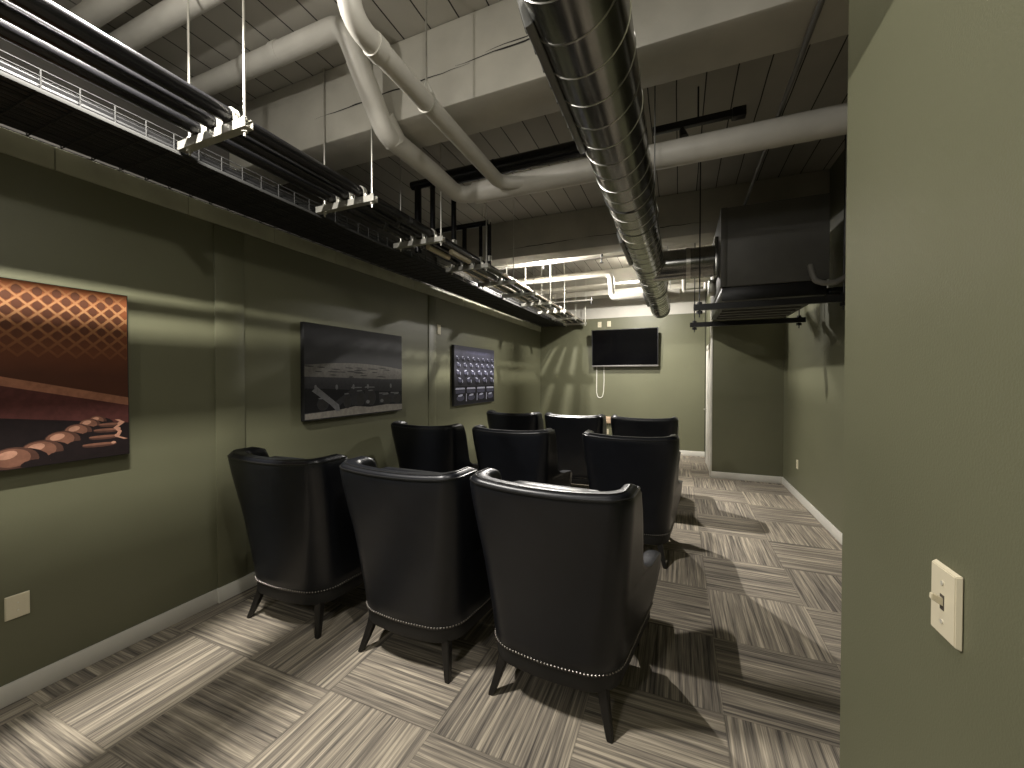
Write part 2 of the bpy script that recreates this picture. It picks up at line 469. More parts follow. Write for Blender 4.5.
spots = [
    (-2.285, 1.735, 2.0, 'black leather wing chair nearest the left wall in the front row'),
    (-1.378, 1.75, -1.0, 'black leather wing chair in the middle of the nearest row'),
    (-.556, 1.745, -3.5, 'largest black leather wing chair, nearest one, with its right arm showing'),
    (-2.44, 3.47, 0.0, 'black wing chair below the framed stone picture, left in the second row'),
    (-1.465, 3.47, 0.5, 'black wing chair in the middle of the second row'),
    (-.39, 3.49, 0.0, 'black wing chair beside the open floor, right end of the second row'),
    (-2.15, 5.15, -3.0, 'black wing chair farthest back by the left wall, its top just showing'),
    (-1.275, 5.15, 0.0, 'black wing chair in the middle of the back row below the television'),
    (-.40, 5.12, 0.0, 'black wing chair at the right end of the back row'),
]
for i, (x, y, rz, lab) in enumerate(spots):
    if i == 0:
        chair.location = (x, y, 0); chair.rotation_euler = (0, 0, math.radians(rz)); chair['label'] = lab
    else:
        dup(chair, (x, y, 0), lab, math.radians(rz))

# ------------------------------------------------------------------ wall pictures
def picture(label, y0, y1, z0, z1, mats, shapes, th=.04):
    """canvas on the left wall; shapes are (material index, layer, polygon in s,t of 0..1)"""
    W_, H_ = y1 - y0, z1 - z0
    t = thing('canvas_picture', label, 'picture', (XL + .003, (y0 + y1) / 2, z0))
    obj('canvas', box(XL + .003, XL + .003 + th, y0, y1, z0, z1, bev=.003), CANVAS_EDGE, t)
    bm = bmesh.new(); xs = XL + .003 + th + .0006
    for n_, (mi, layer, poly) in enumerate(sorted(shapes, key=lambda q: q[1])):
        vs = [bm.verts.new((xs + n_ * .00001, y0 + s * W_, z0 + q * H_)) for s, q in ((min(.996, max(.004, s)), min(.996, max(.004, q))) for s, q in poly)]
        f = bm.faces.new(vs); f.material_index = mi
        f.normal_update()
        if f.normal.x < 0: f.normal_flip()
    me = bpy.data.meshes.new('picture'); bm.to_mesh(me); bm.free()
    me.transform(Matrix.Translation(-Vector(t.location)))
    o = bpy.data.objects.new('printed_picture', me); COL.objects.link(o); o.parent = t
    for m in mats: me.materials.append(m)
    return t
def ell(cx, cy, a, b, rot=0, n=16, a0=0, a1=2 * PI):
    return [(cx + a * math.cos(q) * math.cos(rot) - b * math.sin(q) * math.sin(rot), cy + a * math.cos(q) * math.sin(rot) + b * math.sin(q) * math.cos(rot)) for q in [a0 + (a1 - a0) * k / n for k in range(n if a1 - a0 > 6.2 else n + 1)]]
FULL = [(0.004, .004), (.996, .004), (.996, .996), (.004, .996)]
def clipx(p, q, lo, hi):
    (x0, y0), (x1, y1) = p, q
    if x1 < x0: x0, y0, x1, y1 = x1, y1, x0, y0
    if x1 <= lo or x0 >= hi: return None
    if x0 < lo: y0 += (y1 - y0) * (lo - x0) / (x1 - x0); x0 = lo
    if x1 > hi: y1 = y0 + (y1 - y0) * (hi - x0) / (x1 - x0); x1 = hi
    return (x0, y0), (x1, y1)
def strip(p, q, h):
    return [(p[0], p[1] - h), (q[0], q[1] - h), (q[0], q[1] + h), (p[0], p[1] + h)]
# printed inks (the picture's own colours)
def ink_ramp(name, stops, z0, z1, noise=.25, nscale=18):
    m, nt, b = new_mat(name); L = nt.links.new
    tc = N(nt, 'ShaderNodeTexCoord'); sp = N(nt, 'ShaderNodeSeparateXYZ'); L(tc.outputs['Object'], sp.inputs[0])
    mr = N(nt, 'ShaderNodeMapRange'); mr.inputs[1].default_value = z0; mr.inputs[2].default_value = z1
    L(sp.outputs[2], mr.inputs[0])
    nz = N(nt, 'ShaderNodeTexNoise'); nz.inputs['Scale'].default_value = nscale; nz.inputs['Detail'].default_value = 4; L(tc.outputs['Object'], nz.inputs['Vector'])
    a = N(nt, 'ShaderNodeMath', operation='SUBTRACT'); L(nz.outputs['Fac'], a.inputs[0]); a.inputs[1].default_value = .5
    c = N(nt, 'ShaderNodeMath', operation='MULTIPLY_ADD'); L(a.outputs[0], c.inputs[0]); c.inputs[1].default_value = noise; L(mr.outputs[0], c.inputs[2])
    r = ramp(nt, stops); L(c.outputs[0], r.inputs['Fac']); L(r.outputs['Color'], b.inputs['Base Color'])
    b.inputs['Roughness'].default_value = .6; b.inputs['Specular IOR Level'].default_value = .3
    return m
# picture 1: orange damask wall over a row of lounge seats
Y0, Y1, Z0, Z1 = -.02, 1.27, 1.125, 2.03
i_bg = ink_ramp('orange_wall_ink', [(0, (.07, .022, .010)), (.45, (.15, .045, .015)), (.72, (.18, .055, .018)), (1, (.25, .08, .026))], .45, .9, .12)
i_lat = ink_ramp('lattice_ink', [(0, (.15, .05, .018)), (.35, (.26, .11, .042)), (.65, (.42, .21, .09)), (1, (.27, .10, .036))], .55, .9, .15)
i_dot = ink_ramp('damask_ink', [(0, (.13, .04, .014)), (.4, (.085, .028, .012)), (1, (.10, .036, .016))], .55, .9, .3, 60)
i_rail = flat('pinkish_rail_ink', (.30, .13, .075)); i_red = flat('dark_red_ink', (.075, .024, .020)); i_blk = flat('brown_black_ink', (.010, .006, .006)); i_glint = flat('seat_glint_ink', (.40, .21, .14)); i_seat = flat('seat_ink', (.17, .078, .05)); i_seat2 = flat('seat_shade_ink', (.070, .032, .022))
sh = [(0, 0, FULL)]
pw, ph = .052, .078
for sgn in (1, -1):
    for k in range(-14, 34):
        s0 = k * pw
        p, q = (s0, .60), (s0 + sgn * pw * (.39 / ph), .99)
        c = clipx(p, q, .006, .994)
        if c:
            (xa, ya), (xb, yb) = c
            sh.append((1, 2 if sgn > 0 else 3, [(xa, ya - .009), (xb, yb - .009), (xb, min(.995, yb + .009)), (xa, ya + .009)]))
for r_ in range(10):
    for k in range(-1, 21):
        cx, cy = k * pw + (pw / 2 if r_ % 2 else 0), .60 + ph / 2 * r_ + ph * .5
        if .02 < cx < .98 and cy < .97: sh.append((2, 1, ell(cx, cy, pw * .27, ph * .30, 0, 8)))
def rail(s): return .70 - .36 * s
sh.append((4, 4, [(.004, rail(0)), (.996, rail(1)), (.996, .19), (.004, .40)]))
sh.append((5, 5, [(.004, .004), (.996, .004), (.996, .20), (.80, .24), (.55, .29), (.004, .42)]))
sh.append((3, 6, [(.004, rail(0) - .03), (.996, rail(1) - .03), (.996, rail(1) + .018), (.004, rail(0) + .018)]))
L0 = 7.0
for cx, cy, a, b in ((.895, .225, .026, .034), (.87, .205, .032, .040), (.835, .172, .040, .048), (.79, .130, .050, .058), (.735, .082, .056, .066), (.665, .055, .060, .070)):
    sh.append((5, L0, ell(cx + .02, cy - .02, a * 1.15, b * 1.1, .5)))
    sh.append((7, L0 + .1, ell(cx, cy, a, b * .92, .55, 20)))
    sh.append((6, L0 + .2, ell(cx - a * .14, cy + b * .10, a * .80, b * .70, .6, 20)))
    sh.append((8, L0 + .3, ell(cx - a * .30, cy + b * .34, a * .45, b * .28, .6, 14)))
    sh.append((5, L0 + .4, ell(cx + a * .75, cy - b * .55, a * .55, b * .35, .2, 12)))
    L0 += 1
for cx, cy, w_ in ((.90, .085, .055), (.915, .128, .050), (.925, .168, .045), (.935, .20, .038)):
    sh.append((7, 20, ell(cx, cy - .006, w_, .012, -.03))); sh.append((6, 21, ell(cx, cy, w_, .007, -.03))); sh.append((8, 22, ell(cx + w_ * .8, cy, .008, .008, 0, 8)))
pts = [(.955, .225), (.975, .205), (.95, .175), (.965, .150), (.955, .12), (.985, .10)]
for (p, q) in zip(pts, pts[1:]):
    sh.append((8, 23, [(p[0] - .006, p[1]), (q[0] - .006, q[1]), (q[0] + .008, q[1]), (p[0] + .008, p[1])]))
picture('orange canvas print of a latticed wall above lounge seats, nearest picture', Y0, Y1, Z0, Z1, [i_bg, i_lat, i_dot, i_rail, i_red, i_blk, i_seat, i_seat2, i_glint], sh)
# picture 2: dark print, pale stone bank and seats
Y0, Y1, Z0, Z1 = 2.43, 3.72, 1.195, 2.035
j_bg = ink_ramp('grey_sky_ink', [(0, (.018, .018, .019)), (.5, (.013, .013, .014)), (1, (.007, .007, .008))], .4, .84, .25)
j_st = flat('stone_ink', (.11, .103, .092)); j_st2 = flat('stone_line_ink', (.022, .021, .019)); j_mid = flat('grey_middle_ink', (.024, .024, .026)); j_dk = flat('black_ink', (.005, .005, .006)); j_hi = flat('pale_seat_ink', (.14, .14, .145)); j_fl = flat('pale_floor_ink', (.21, .195, .17))
sh = [(0, 0, FULL)]
arc = [(.004 + .992 * k / 24, .545 + .06 * math.sin(PI * min(1, (k / 24) * .85 + .12))) for k in range(25)]
sh.append((1, 1, [(.996, .42), (.004, .42)][::-1] + arc[::-1]))
for k in range(26):
    s = random.uniform(.02, .9); q = random.uniform(.43, .56)
    sh.append((2, 2, ell(s, q, random.uniform(.02, .06), .006, -.05)))
sh.append((3, 3, [(.004, .004), (.996, .004), (.996, .40), (.7, .425), (.3, .44), (.004, .45)]))
sh.append((4, 4, [(.004, .08), (.996, .10), (.996, .26), (.75, .27), (.4, .30), (.2, .32), (.004, .33)]))
sh.append((6, 5, [(.004, .012), (.996, .012), (.996, .085), (.8, .10), (.6, .085), (.45, .11), (.3, .085), (.004, .07)]))
sh.append((5, 7, [(.06, .30), (.10, .345), (.29, .14), (.30, .075), (.27, .07), (.21, .15)]))
sh.append((3, 6, [(.25, .17), (.30, .13), (.43, .27), (.40, .30)]))
for k, (cx, cy) in enumerate(((.46, .33), (.60, .33), (.76, .25), (.90, .25))):
    sh.append((5, 6, [(cx - .055, cy - .012), (cx + .055, cy - .012), (cx + .055, cy), (cx - .05, cy + .004)]))
    sh.append((3, 6, [(cx - .055, cy - .015), (cx + .055, cy - .015), (cx + .05, .12), (cx - .05, .12)]))
for cx in (.09, .27, .43, .58, .85):
    sh.append((5, 7, ell(cx, .335, .012, .03, 0, 10)))
for k, (cx, cy, a, b) in enumerate(((.50, .20, .05, .10), (.62, .20, .05, .10), (.80, .17, .07, .07), (.93, .17, .055, .07), (.15, .16, .05, .07), (.37, .18, .04, .09))):
    sh.append((3, 6.2, ell(cx, cy, a, b, 0, 18))); sh.append((2, 6.3, ell(cx, cy - .01, a * .8, b * .8, 0, 18)))
    sh.append((5, 6.4, ell(cx - a * .2, cy + b * .86, a * .6, .008, .05, 10)))
for cx in (.58, .74): sh.append((5, 7, ell(cx, .15, .02, .022, 0, 10)))
picture('dark black and white canvas print of a stone bank and seats, middle picture', Y0, Y1, Z0, Z1, [j_bg, j_st, j_st2, j_mid, j_dk, j_hi, j_fl], sh)
# picture 3: blue-grey tufted seats in rows
Y0, Y1, Z0, Z1 = 4.87, 6.18, 1.165, 2.03
k_bg = ink_ramp('blue_black_ink', [(0, (.012, .012, .02)), (.6, (.022, .022, .036)), (1, (.05, .05, .075))], .3, .85, .5, 30)
k_md = flat('blue_grey_ink', (.060, .060, .095)); k_hi = flat('pale_blue_ink', (.40, .41, .52)); k_dk = flat('deep_blue_black_ink', (.006, .006, .010))
sh = [(0, 0, FULL)]
sh.append((1, 1, ell(.55, .91, .30, .035)))
rows = [(.80, 8, .060, .07), (.69, 7, .075, .08), (.56, 6, .09, .10), (.43, 5, .105, .11)]
for j, (q, n, a, b) in enumerate(rows):
    for k in range(n):
        cx = (k + .5 + .12 * (j % 2)) / n
        if cx + a * .55 > .99: continue
        sh.append((3, 2 + j, ell(cx, q - b * .3, a * .55, b * .62, 0, 12)))
        sh.append((1, 3 + j, ell(cx, q - b * .1, a * .42, b * .33, 0, 12)))
        sh.append((2, 4 + j, ell(cx - a * .1, q + b * .22, a * .33, b * .10, .3 if k % 2 else -.3, 10)))
        sh.append((2, 4 + j, ell(cx + a * .5, q - b * .25, a * .07, b * .3, 0, 8)))
sh.append((3, 8, [(.01, .02), (.99, .02), (.99, .32), (.01, .32)]))
for k in range(4):
    cx = .13 + .25 * k
    sh.append((2, 9, [(cx - .11, .265), (cx + .10, .265), (cx + .09, .295), (cx - .10, .295)]))
    sh.append((1, 9, [(cx - .10, .20), (cx + .09, .20), (cx + .10, .255), (cx - .11, .255)]))
    sh.append((2, 10, ell(cx, .165, .055, .018, .15, 10))); sh.append((1, 9, ell(cx, .12, .085, .05, 0, 12)))
for cx in (.26, .52, .77): sh.append((2, 10, [(cx - .008, .06), (cx + .008, .06), (cx + .012, .19), (cx - .004, .19)]))
picture('blue-grey canvas print of tufted seats in rows, farthest picture', Y0, Y1, Z0, Z1, [k_bg, k_md, k_hi, k_dk], sh)

# ------------------------------------------------------------------ plates, switch, television
def wall_plate(name, label, cat, pos, nrm, w_, h_, kind, m=IVORY):
    """cover plate; nrm is '+x', '-x' or '-y' (the way it faces)"""
    t = thing(name, label, cat, pos)
    def place(bm):
        for v in bm.verts:
            a, d, z = v.co            # a along wall, d out of wall
            v.co = {'+x': Vector((d, a, z)), '-x': Vector((-d, -a, z)), '-y': Vector((a, -d, z))}[nrm] + Vector(pos)
        return bm
    bm = bmesh.new()
    r = bmesh.ops.create_cube(bm, size=1.0)
    for v in r['verts']:
        k = .90 if v.co.y > 0 else 1.0
        v.co = Vector((v.co.x * (w_ if v.co.y < 0 else w_ - .007), .001 + (v.co.y + .5) * .008, v.co.z * (h_ if v.co.y < 0 else h_ - .007)))
    bmesh.ops.bevel(bm, geom=bm.edges[:], offset=.0012, segments=2, affect='EDGES')
    obj('plate', place(bm), m, t)
    def screw(z):
        b2 = bmesh.new(); tube(b2, [(0, .007, z), (0, .0105, z)], .0036, seg=10); obj('screw', place(b2), SCREW, t)
    if kind == 'switch':
        screw(.031); screw(-.031)
        obj('toggle_slot', place(box(-.005, .005, .005, .0098, -.012, .012)), IVORY_DARK, t)
        b2 = bmesh.new()
        tg = [b2.verts.new(c) for c in ((-.0042, .006, -.008), (.0042, .006, -.008), (.0042, .006, .006), (-.0042, .006, .006), (-.0036, .024, .004), (.0036, .024, .004), (.0036, .023, .013), (-.0036, .023, .013))]
        for f in ((0, 1, 2, 3), (4, 5, 6, 7), (0, 1, 5, 4), (1, 2, 6, 5), (2, 3, 7, 6), (3, 0, 4, 7)): b2.faces.new([tg[i] for i in f])
        bmesh.ops.recalc_face_normals(b2, faces=b2.faces)
        bmesh.ops.bevel(b2, geom=b2.edges[:], offset=.0008, segments=2, affect='EDGES')
        obj('toggle', place(b2), IVORY, t)
    elif kind == 'outlet':
        screw(0)
        for z in (.019, -.019):
            s = obj('socket', place(box(-.016, .016, .005, .0105, z - .014, z + .014, bev=.003)), m, t)
            bb = bmesh.new()
            for a in (-.006, .006): bx(bb, a - .0012, a + .0012, .0103, .0110, z - .004, z + .006)
            bx(bb, -.002, .002, .0103, .0110, z - .010, z - .006)
            obj('slots', place(bb), IVORY_DARK, s)
    elif kind == 'blank':
        screw(.018); screw(-.018)
    return t
wall_plate('light_switch', 'ivory toggle light switch on the green wall close to the camera', 'light switch', (XN, .852, 1.201), '-x', .070, .115, 'switch')
wall_plate('cable_plate', 'ivory blank cover plate low on the green wall below the orange picture', 'wall plate', (XL, .850, .457), '+x', .082, .115, 'blank')
wall_plate('wall_outlet', 'ivory power outlet low on the wall of the alcove', 'outlet', (XA, 6.2, .44), '-x', .075, .118, 'outlet')
wall_plate('wall_outlet', 'power outlet low on the end wall under the tan box', 'outlet', (-1.435, YF, .40), '-y', .075, .118, 'outlet')
wall_plate('wall_plate', 'small ivory plate high on the wall between the dark and blue pictures', 'wall plate', (XL, 4.545, 2.205), '+x', .085, .13, 'blank')
wall_plate('wall_outlet', 'ivory outlet above the television, the one on its left end', 'outlet', (-1.60, YF, 2.72), '-y', .08, .12, 'outlet')
wall_plate('wall_outlet', 'ivory outlet above the television with a dark socket, nearer its middle', 'outlet', (-1.40, YF, 2.725), '-y', .08, .12, 'outlet')
t = thing('junction_box', 'tan wall box between the chair backs below the television', 'box', (-1.43, YF, .60))
obj('box_body', box(-1.535, -1.335, YF - .05, YF, .585, .73, bev=.008), TAN_BOX, t)
obj('cover', box(-1.522, -1.348, YF - .056, YF - .048, .597, .718, bev=.004), TAN_BOX, t)

tv = thing('television', 'black flat television mounted on the end wall', 'television', (-1.065, YF - .11, 1.81))
obj('casing', box(-1.735, -.392, YF - .122, YF - .075, 1.805, 2.585, bev=.006), BEZEL, tv)
obj('screen', box(-1.718, -.409, YF - .1245, YF - .120, 1.838, 2.570), SCREEN, tv)
obj('lower_bezel', box(-1.738, -.389, YF - .127, YF - .085, 1.800, 1.832, bev=.004), BEZEL_GREY, tv)
bm = bmesh.new()
bx(bm, -1.738, -1.724, YF - .126, YF - .085, 1.834, 2.585, bev=.003); bx(bm, -.403, -.389, YF - .126, YF - .085, 1.834, 2.585, bev=.003)
bx(bm, -1.738, -.389, YF - .126, YF - .085, 2.572, 2.588, bev=.003)
obj('bezel', bm, BEZEL, tv)
for part in tv.children:                      # the set tips forward a little on its bracket
    part.data.transform(Matrix.Rotation(math.radians(5.5), 4, 'X'))
bm = box(-1.30, -.83, YF - .02, YF - .001, 2.02, 2.38, bev=.004)
for x in (-1.22, -.91): bx(bm, x - .02, x + .02, YF - .10, YF - .015, 2.0, 2.40, bev=.003)
obj('wall_bracket', bm, BLACK_METAL, tv)
pts = [(-1.655, YF - .012, 1.86), (-1.658, YF - .012, 1.5), (-1.66, YF - .012, 1.25), (-1.635, YF - .012, 1.15), (-1.58, YF - .012, 1.125), (-1.53, YF - .012, 1.16), (-1.508, YF - .012, 1.27), (-1.50, YF - .012, 1.5), (-1.50, YF - .012, 1.86)]
tag(obj('power_cord', tb(pts, .0085, seg=8, bend=.06), WHITE_CORD), 'white cord hanging in a loop below the television', 'cord')

# ------------------------------------------------------------------ spiral duct
DX, DZ, DR = -.30, 2.75, .150
duct = thing('spiral_duct', 'galvanised spiral duct running down the room with a branch to the air handler', 'duct', (DX, 3.2, DZ))
bm = bmesh.new(); seg = 40
ys = [-1.6, -.3, .7, 1.7, 2.7, 3.7, 4.35, 4.8, 5.8, 6.8, 7.40]
tube(bm, [(DX, y, DZ) for y in ys], DR, seg=seg, cap=True)
obj('pipe_wall', bm, GALV, duct)
bm = bmesh.new(); pts = []
pitch = .155; n = int((7.4 + 1.6) / pitch * 28)
for k in range(n + 1):
    a = -2 * PI * k / 28; pts.append((DX + (DR + .0005) * math.cos(a), -1.6 + pitch * k / 28, DZ + (DR + .0005) * math.sin(a)))
tube(bm, pts, .0030, seg=4, cap=False)
obj('spiral_seam', bm, GALV_SEAM, duct)
for y in (.75, 3.1, 4.25, 4.92, 6.2, 7.36):
    obj('collar', tb([(DX, y - .03, DZ), (DX, y + .03, DZ)], DR + .005, seg=seg), GALV, duct)
def grille(y0, y1, ang):
    bm = bmesh.new()
    bx(bm, .0, .030, y0, y1, -.055, .055, bev=.006)
    for k in range(9):
        yy = y0 + .03 + (y1 - y0 - .06) * k / 8
        bx(bm, .028, .034, yy - .006, yy + .006, -.042, .042)
    R = Matrix.Rotation(-ang, 4, 'Y'); T = Matrix.Translation((DX, 0, DZ)) @ R @ Matrix.Translation((DR - .008, 0, 0))
    bm.transform(T); obj('register', bm, GRILLE, duct)
grille(1.18, 1.95, math.radians(196)); grille(3.35, 4.05, math.radians(196)); grille(5.9, 6.5, math.radians(196))
BY = 4.57
obj('branch', tb([(DX + .04, BY, DZ), (.345, BY, DZ)], DR + .004, seg=seg), GALV, duct)
obj('branch_collar', tb([(.06, BY, DZ), (.10, BY, DZ)], DR + .010, seg=seg), GALV_SEAM, duct)
for y in (.2, 2.62, 5.6, 7.2):
    bm = bmesh.new()
    tube(bm, [(DX + (DR + .004) * math.cos(a), y, DZ + (DR + .004) * math.sin(a)) for a in [PI * 1.0 + PI * k / 18 for k in range(19)]], .004, seg=6)
    for sx in (-1, 1): tube(bm, [(DX + sx * (DR + .004), y, DZ), (DX + sx * (DR + .004), y, ZD)], .004, seg=6)
    obj('strap_hanger', bm, GRILLE, duct)

# ------------------------------------------------------------------ air handler
AX0, AX1, AY0, AY1, AZ0, AZ1 = .345, 1.15, 4.10, 5.40, 2.385, 3.10
ah = thing('air_handler', 'dark grey air handler box hung below the ceiling in the alcove', 'air handler', (.75, 4.75, 2.25))
obj('casing', box(AX0, AX1, AY0, AY1, AZ0, AZ1, bev=.008), UNIT_GREY, ah)
obj('corner_post', box(AX0 - .004, AX0 + .05, AY0 - .006, AY0 + .05, AZ0, AZ1, bev=.004), UNIT_GREY, ah)
obj('base_pan', box(AX0 + .01, AX1 - .01, AY0 + .02, AY1 - .02, 2.262, AZ0, bev=.006), BLACK_METAL, ah)
obj('duct_flange', box(AX0 - .03, AX0 + .01, BY - .19, BY + .19, DZ - .19, DZ + .19, bev=.005), GALV, ah)
obj('control_box', box(AX0 - .06, AX0 + .005, 4.72, 4.92, 2.46, 2.60, bev=.004), ZINC, ah)
bm = bmesh.new()
for k in range(6):
    yy = 4.3 + k * .19
    bx(bm, AX0 + .06, AX1 - .06, yy, yy + .05, 2.240, 2.264, bev=.006)
obj('base_rib', bm, UNIT_GREY, ah)
def channel(bm, x0, x1, y, z):
    """strut channel: open C with slots"""
    bx(bm, x0, x1, y - .0205, y + .0205, z - .0205, z - .018)
    bx(bm, x0, x1, y - .0205, y - .018, z - .018, z + .0205); bx(bm, x0, x1, y + .018, y + .0205, z - .018, z + .0205)
    bx(bm, x0, x1, y - .018, y - .010, z + .018, z + .0205); bx(bm, x0, x1, y + .010, y + .018, z + .018, z + .0205)
def nut(bm, x, y, z, r=.016, h=.02):
    tube(bm, [(x, y, z - h / 2), (x, y, z + h / 2)], r, seg=6)
for y, lab in ((4.08, 'black strut hanger under the front edge of the air handler'), (5.40, 'black strut hanger under the rear edge of the air handler')):
    h = thing('trapeze_hanger', lab, 'hanger', (.7, y, 2.2))
    bm = bmesh.new(); channel(bm, .12, 1.30, y, 2.205); bx(bm, .12, 1.30, y - .018, y + .018, 2.226, 2.240); obj('strut', bm, BLACK_METAL, h)
    for x in (.17, 1.24):
        obj('threaded_rod', tb([(x, y, 2.12), (x, y, ZD)], .0055, seg=8), BLACK_METAL, h)
        for zz, rn in ((2.165, .026), (2.25, .022)):
            bm = bmesh.new(); nut(bm, x, y, zz, rn, rn); obj('nut', bm, BLACK_METAL, h)
hp = [(1.00, 4.04, 2.50), (1.01, 4.02, 2.42), (1.03, 4.01, 2.36), (1.09, 4.01, 2.335), (1.17, 4.03, 2.34), (1.24, 4.06, 2.38), (1.34, 4.1, 2.47), (1.40, 4.2, 2.56)]
tag(obj('condensate_hose', tb(hp, .022, seg=12, bend=.05), GREY_HOSE), 'grey U-bent drain hose hanging in front of the air handler', 'hose')
tag(obj('insulated_pipe', tb([(1.12, 4.30, 2.30), (1.30, 4.22, 2.29), (1.424, 4.22, 2.29)], .048, bend=.05), BLACK_FOAM), 'short black insulated pipe from the air handler into the right wall', 'pipe')
tag(obj('conduit', tb([(1.20, 3.9, ZD), (1.20, 3.9, 2.62), (1.23, 3.95, 2.42), (1.3, 4.0, 2.34)], .012, bend=.08), GREY_HOSE), 'thin grey conduit dropping beside the air handler', 'conduit')

# ------------------------------------------------------------------ left hand services
XP = (-2.215, -2.095, -1.975)       # three insulated pipes
ZP = 2.800
PIPE_LABEL = ['black insulated pipe over the left wall, nearest the wall of the three', 'black insulated pipe over the left wall, middle one of the three', 'black insulated pipe over the left wall, farthest out from the wall']
for k, x in enumerate(XP):
    t = thing('insulated_pipe', PIPE_LABEL[k], 'pipe', (x, 1.0, ZP), 'insulated pipes on the trapeze hangers')
    ye = YF - .03
    obj('pipe_run', tb([(x, -2.6, ZP), (x, ye, ZP)], .036, seg=20), BLACK_FOAM, t)
    for y in (-1.3, .2, 2.6):
        obj('joint_band', tb([(x, y - .02, ZP), (x, y + .02, ZP)], .0370, seg=20), BLACK_CABLE, t)
# thinner lines further down the tray
ln = [(-2.265, 4.0, .011, COPPER, 'thin bright copper line on the far hangers, nearest the wall'), (-2.145, 3.9, .010, COPPER, 'thin bright copper line between the black pipes on the far hangers'), (-1.915, 4.3, .012, COPPER, 'thin bright copper line on the outer edge of the far hangers')]
for x, y0, r, m, lab in ln:
    tag(obj('refrigerant_line', tb([(x, y0, 2.764 + r), (x, YF - .02, 2.764 + r)], r, seg=12), m), lab, 'pipe', 'refrigerant lines on the far hangers')
for x, y0, lab in ((-2.095, 3.05, 'cream sleeve on a pipe beyond the third hanger, left of two'), (-1.975, 3.25, 'cream sleeve on a pipe beyond the third hanger, right of two')):
    tag(obj('pipe_sleeve', tb([(x, y0, 2.742), (x, y0 + .35, 2.742)], .024, seg=14), CREAM), lab, 'pipe sleeve')
# black risers up to a header that runs across the room
HY, HZ = 3.30, 3.46
hd = thing('insulated_header', 'thick black insulated pipe crossing behind the white drain pipe', 'pipe', (-1.3, HY, HZ))
obj('pipe_run', tb([(-2.12, HY, HZ), (-.32, HY, HZ)], .068, seg=20), BLACK_FOAM, hd)
obj('end_run', tb([(-2.45, HY, HZ), (-2.11, HY, HZ)], .040, seg=16), BLACK_FOAM, hd)
for x in (-1.55, -.75): obj('joint_band', tb([(x - .012, HY, HZ), (x + .012, HY, HZ)], .0705, seg=20), BLACK_METAL, hd)
risers = [(-2.38, 3.30, .034, 2.80, 'black riser by the left wall, first in the row of risers'), (-2.21, 3.30, .025, 2.84, 'black riser just behind the white pipe elbow, second in the row'), (-2.095, 3.50, .026, 2.84, 'black riser in the middle of the row, third from the left wall'), (-2.31, 4.10, .026, 2.90, 'black riser in front of the second beam, thickest of its three'), (-2.10, 4.10, .020, 2.84, 'black riser in front of the second beam, middle one of its three'), (-1.99, 4.10, .022, 2.84, 'black riser at the outer edge, last one before the second beam')]
mf = thing('insulated_manifold', 'short black pipe joining the risers in front of the second beam', 'pipe', (-2.3, 4.1, 3.30))
obj('pipe_run', tb([(-2.75, 4.10, 3.32), (-1.99, 4.10, 3.32)], .030, seg=16), BLACK_FOAM, mf)
obj('end_cap', tb([(-1.995, 4.10, 3.32), (-1.975, 4.10, 3.32)], .034, seg=16), ZINC, mf)
for x, y, r, zb, lab in risers:
    t = thing('riser_pipe', lab, 'pipe', (x, y, zb), 'black risers over the pipe hangers')
    zt = HZ if y < 3.7 else 3.32
    obj('pipe_run', tb([(x, y, zb), (x, y, zt)] if x > -2.25 or x < -2.33 else [(-2.21, y, zb - .04), (x, y, zb - .03), (x, y, zt)], r, seg=14, bend=.05), BLACK_FOAM, t)
    obj('clamp', tb([(x, y, zb + .04), (x, y, zb + .10)], r + .005, seg=14), ZINC, t)
# trapeze hangers
hy = [1.26, 2.10, 2.93, 3.80, 4.55, 5.30, 6.07, 6.90, 7.75, 8.62, .40, -.45]
where = ['closest one in view, above the orange picture', 'second from the camera', 'third from the camera, under the white pipe bend', 'fourth from the camera, among the black risers', 'fifth from the camera, just before the second beam', 'sixth from the camera, under the second beam', 'seventh from the camera, past the second beam', 'third from the end wall', 'second from the end wall', 'last one, against the end wall', 'just overhead, above the orange picture', 'overhead behind the camera']
for k, y in enumerate(hy):
    if y < 1: continue
    t = thing('trapeze_hanger', 'zinc trapeze hanger carrying the left pipes, ' + where[k], 'hanger', (-2.1, y, 2.755), 'zinc trapeze hangers along the left wall')
    bm = bmesh.new(); channel(bm, -2.365, -1.85, y, 2.743); obj('strut', bm, ZINC, t)
    for x in (-2.30, -1.88):
        r = obj('threaded_rod', tb([(x, y, 2.69), (x, y, ZD)], .0055, seg=8), ZINC, t)
        for zz in (2.715, 2.772):
            bm = bmesh.new(); nut(bm, x, y, zz, .013, .012); obj('nut', bm, ZINC, r)
    for x in XP:
        rr = .0365
        zc = 2.764 + rr
        pts = [(x - rr - .003, y, 2.75)] + [(x + (rr + .002) * math.cos(a), y, zc + (rr + .002) * math.sin(a)) for a in [PI - PI * q / 12 for q in range(13)]] + [(x + rr + .003, y, 2.75)]
        bm = bmesh.new()
        for dy in (-.012, -.004, .004, .012): tube(bm, [(p[0], y + dy, p[2]) for p in pts], .0048, seg=6)
        bx(bm, x + rr - .004, x + rr + .020, y - .014, y + .014, 2.762, 2.788, bev=.003)
        obj('pipe_clamp', bm, ZINC, t)
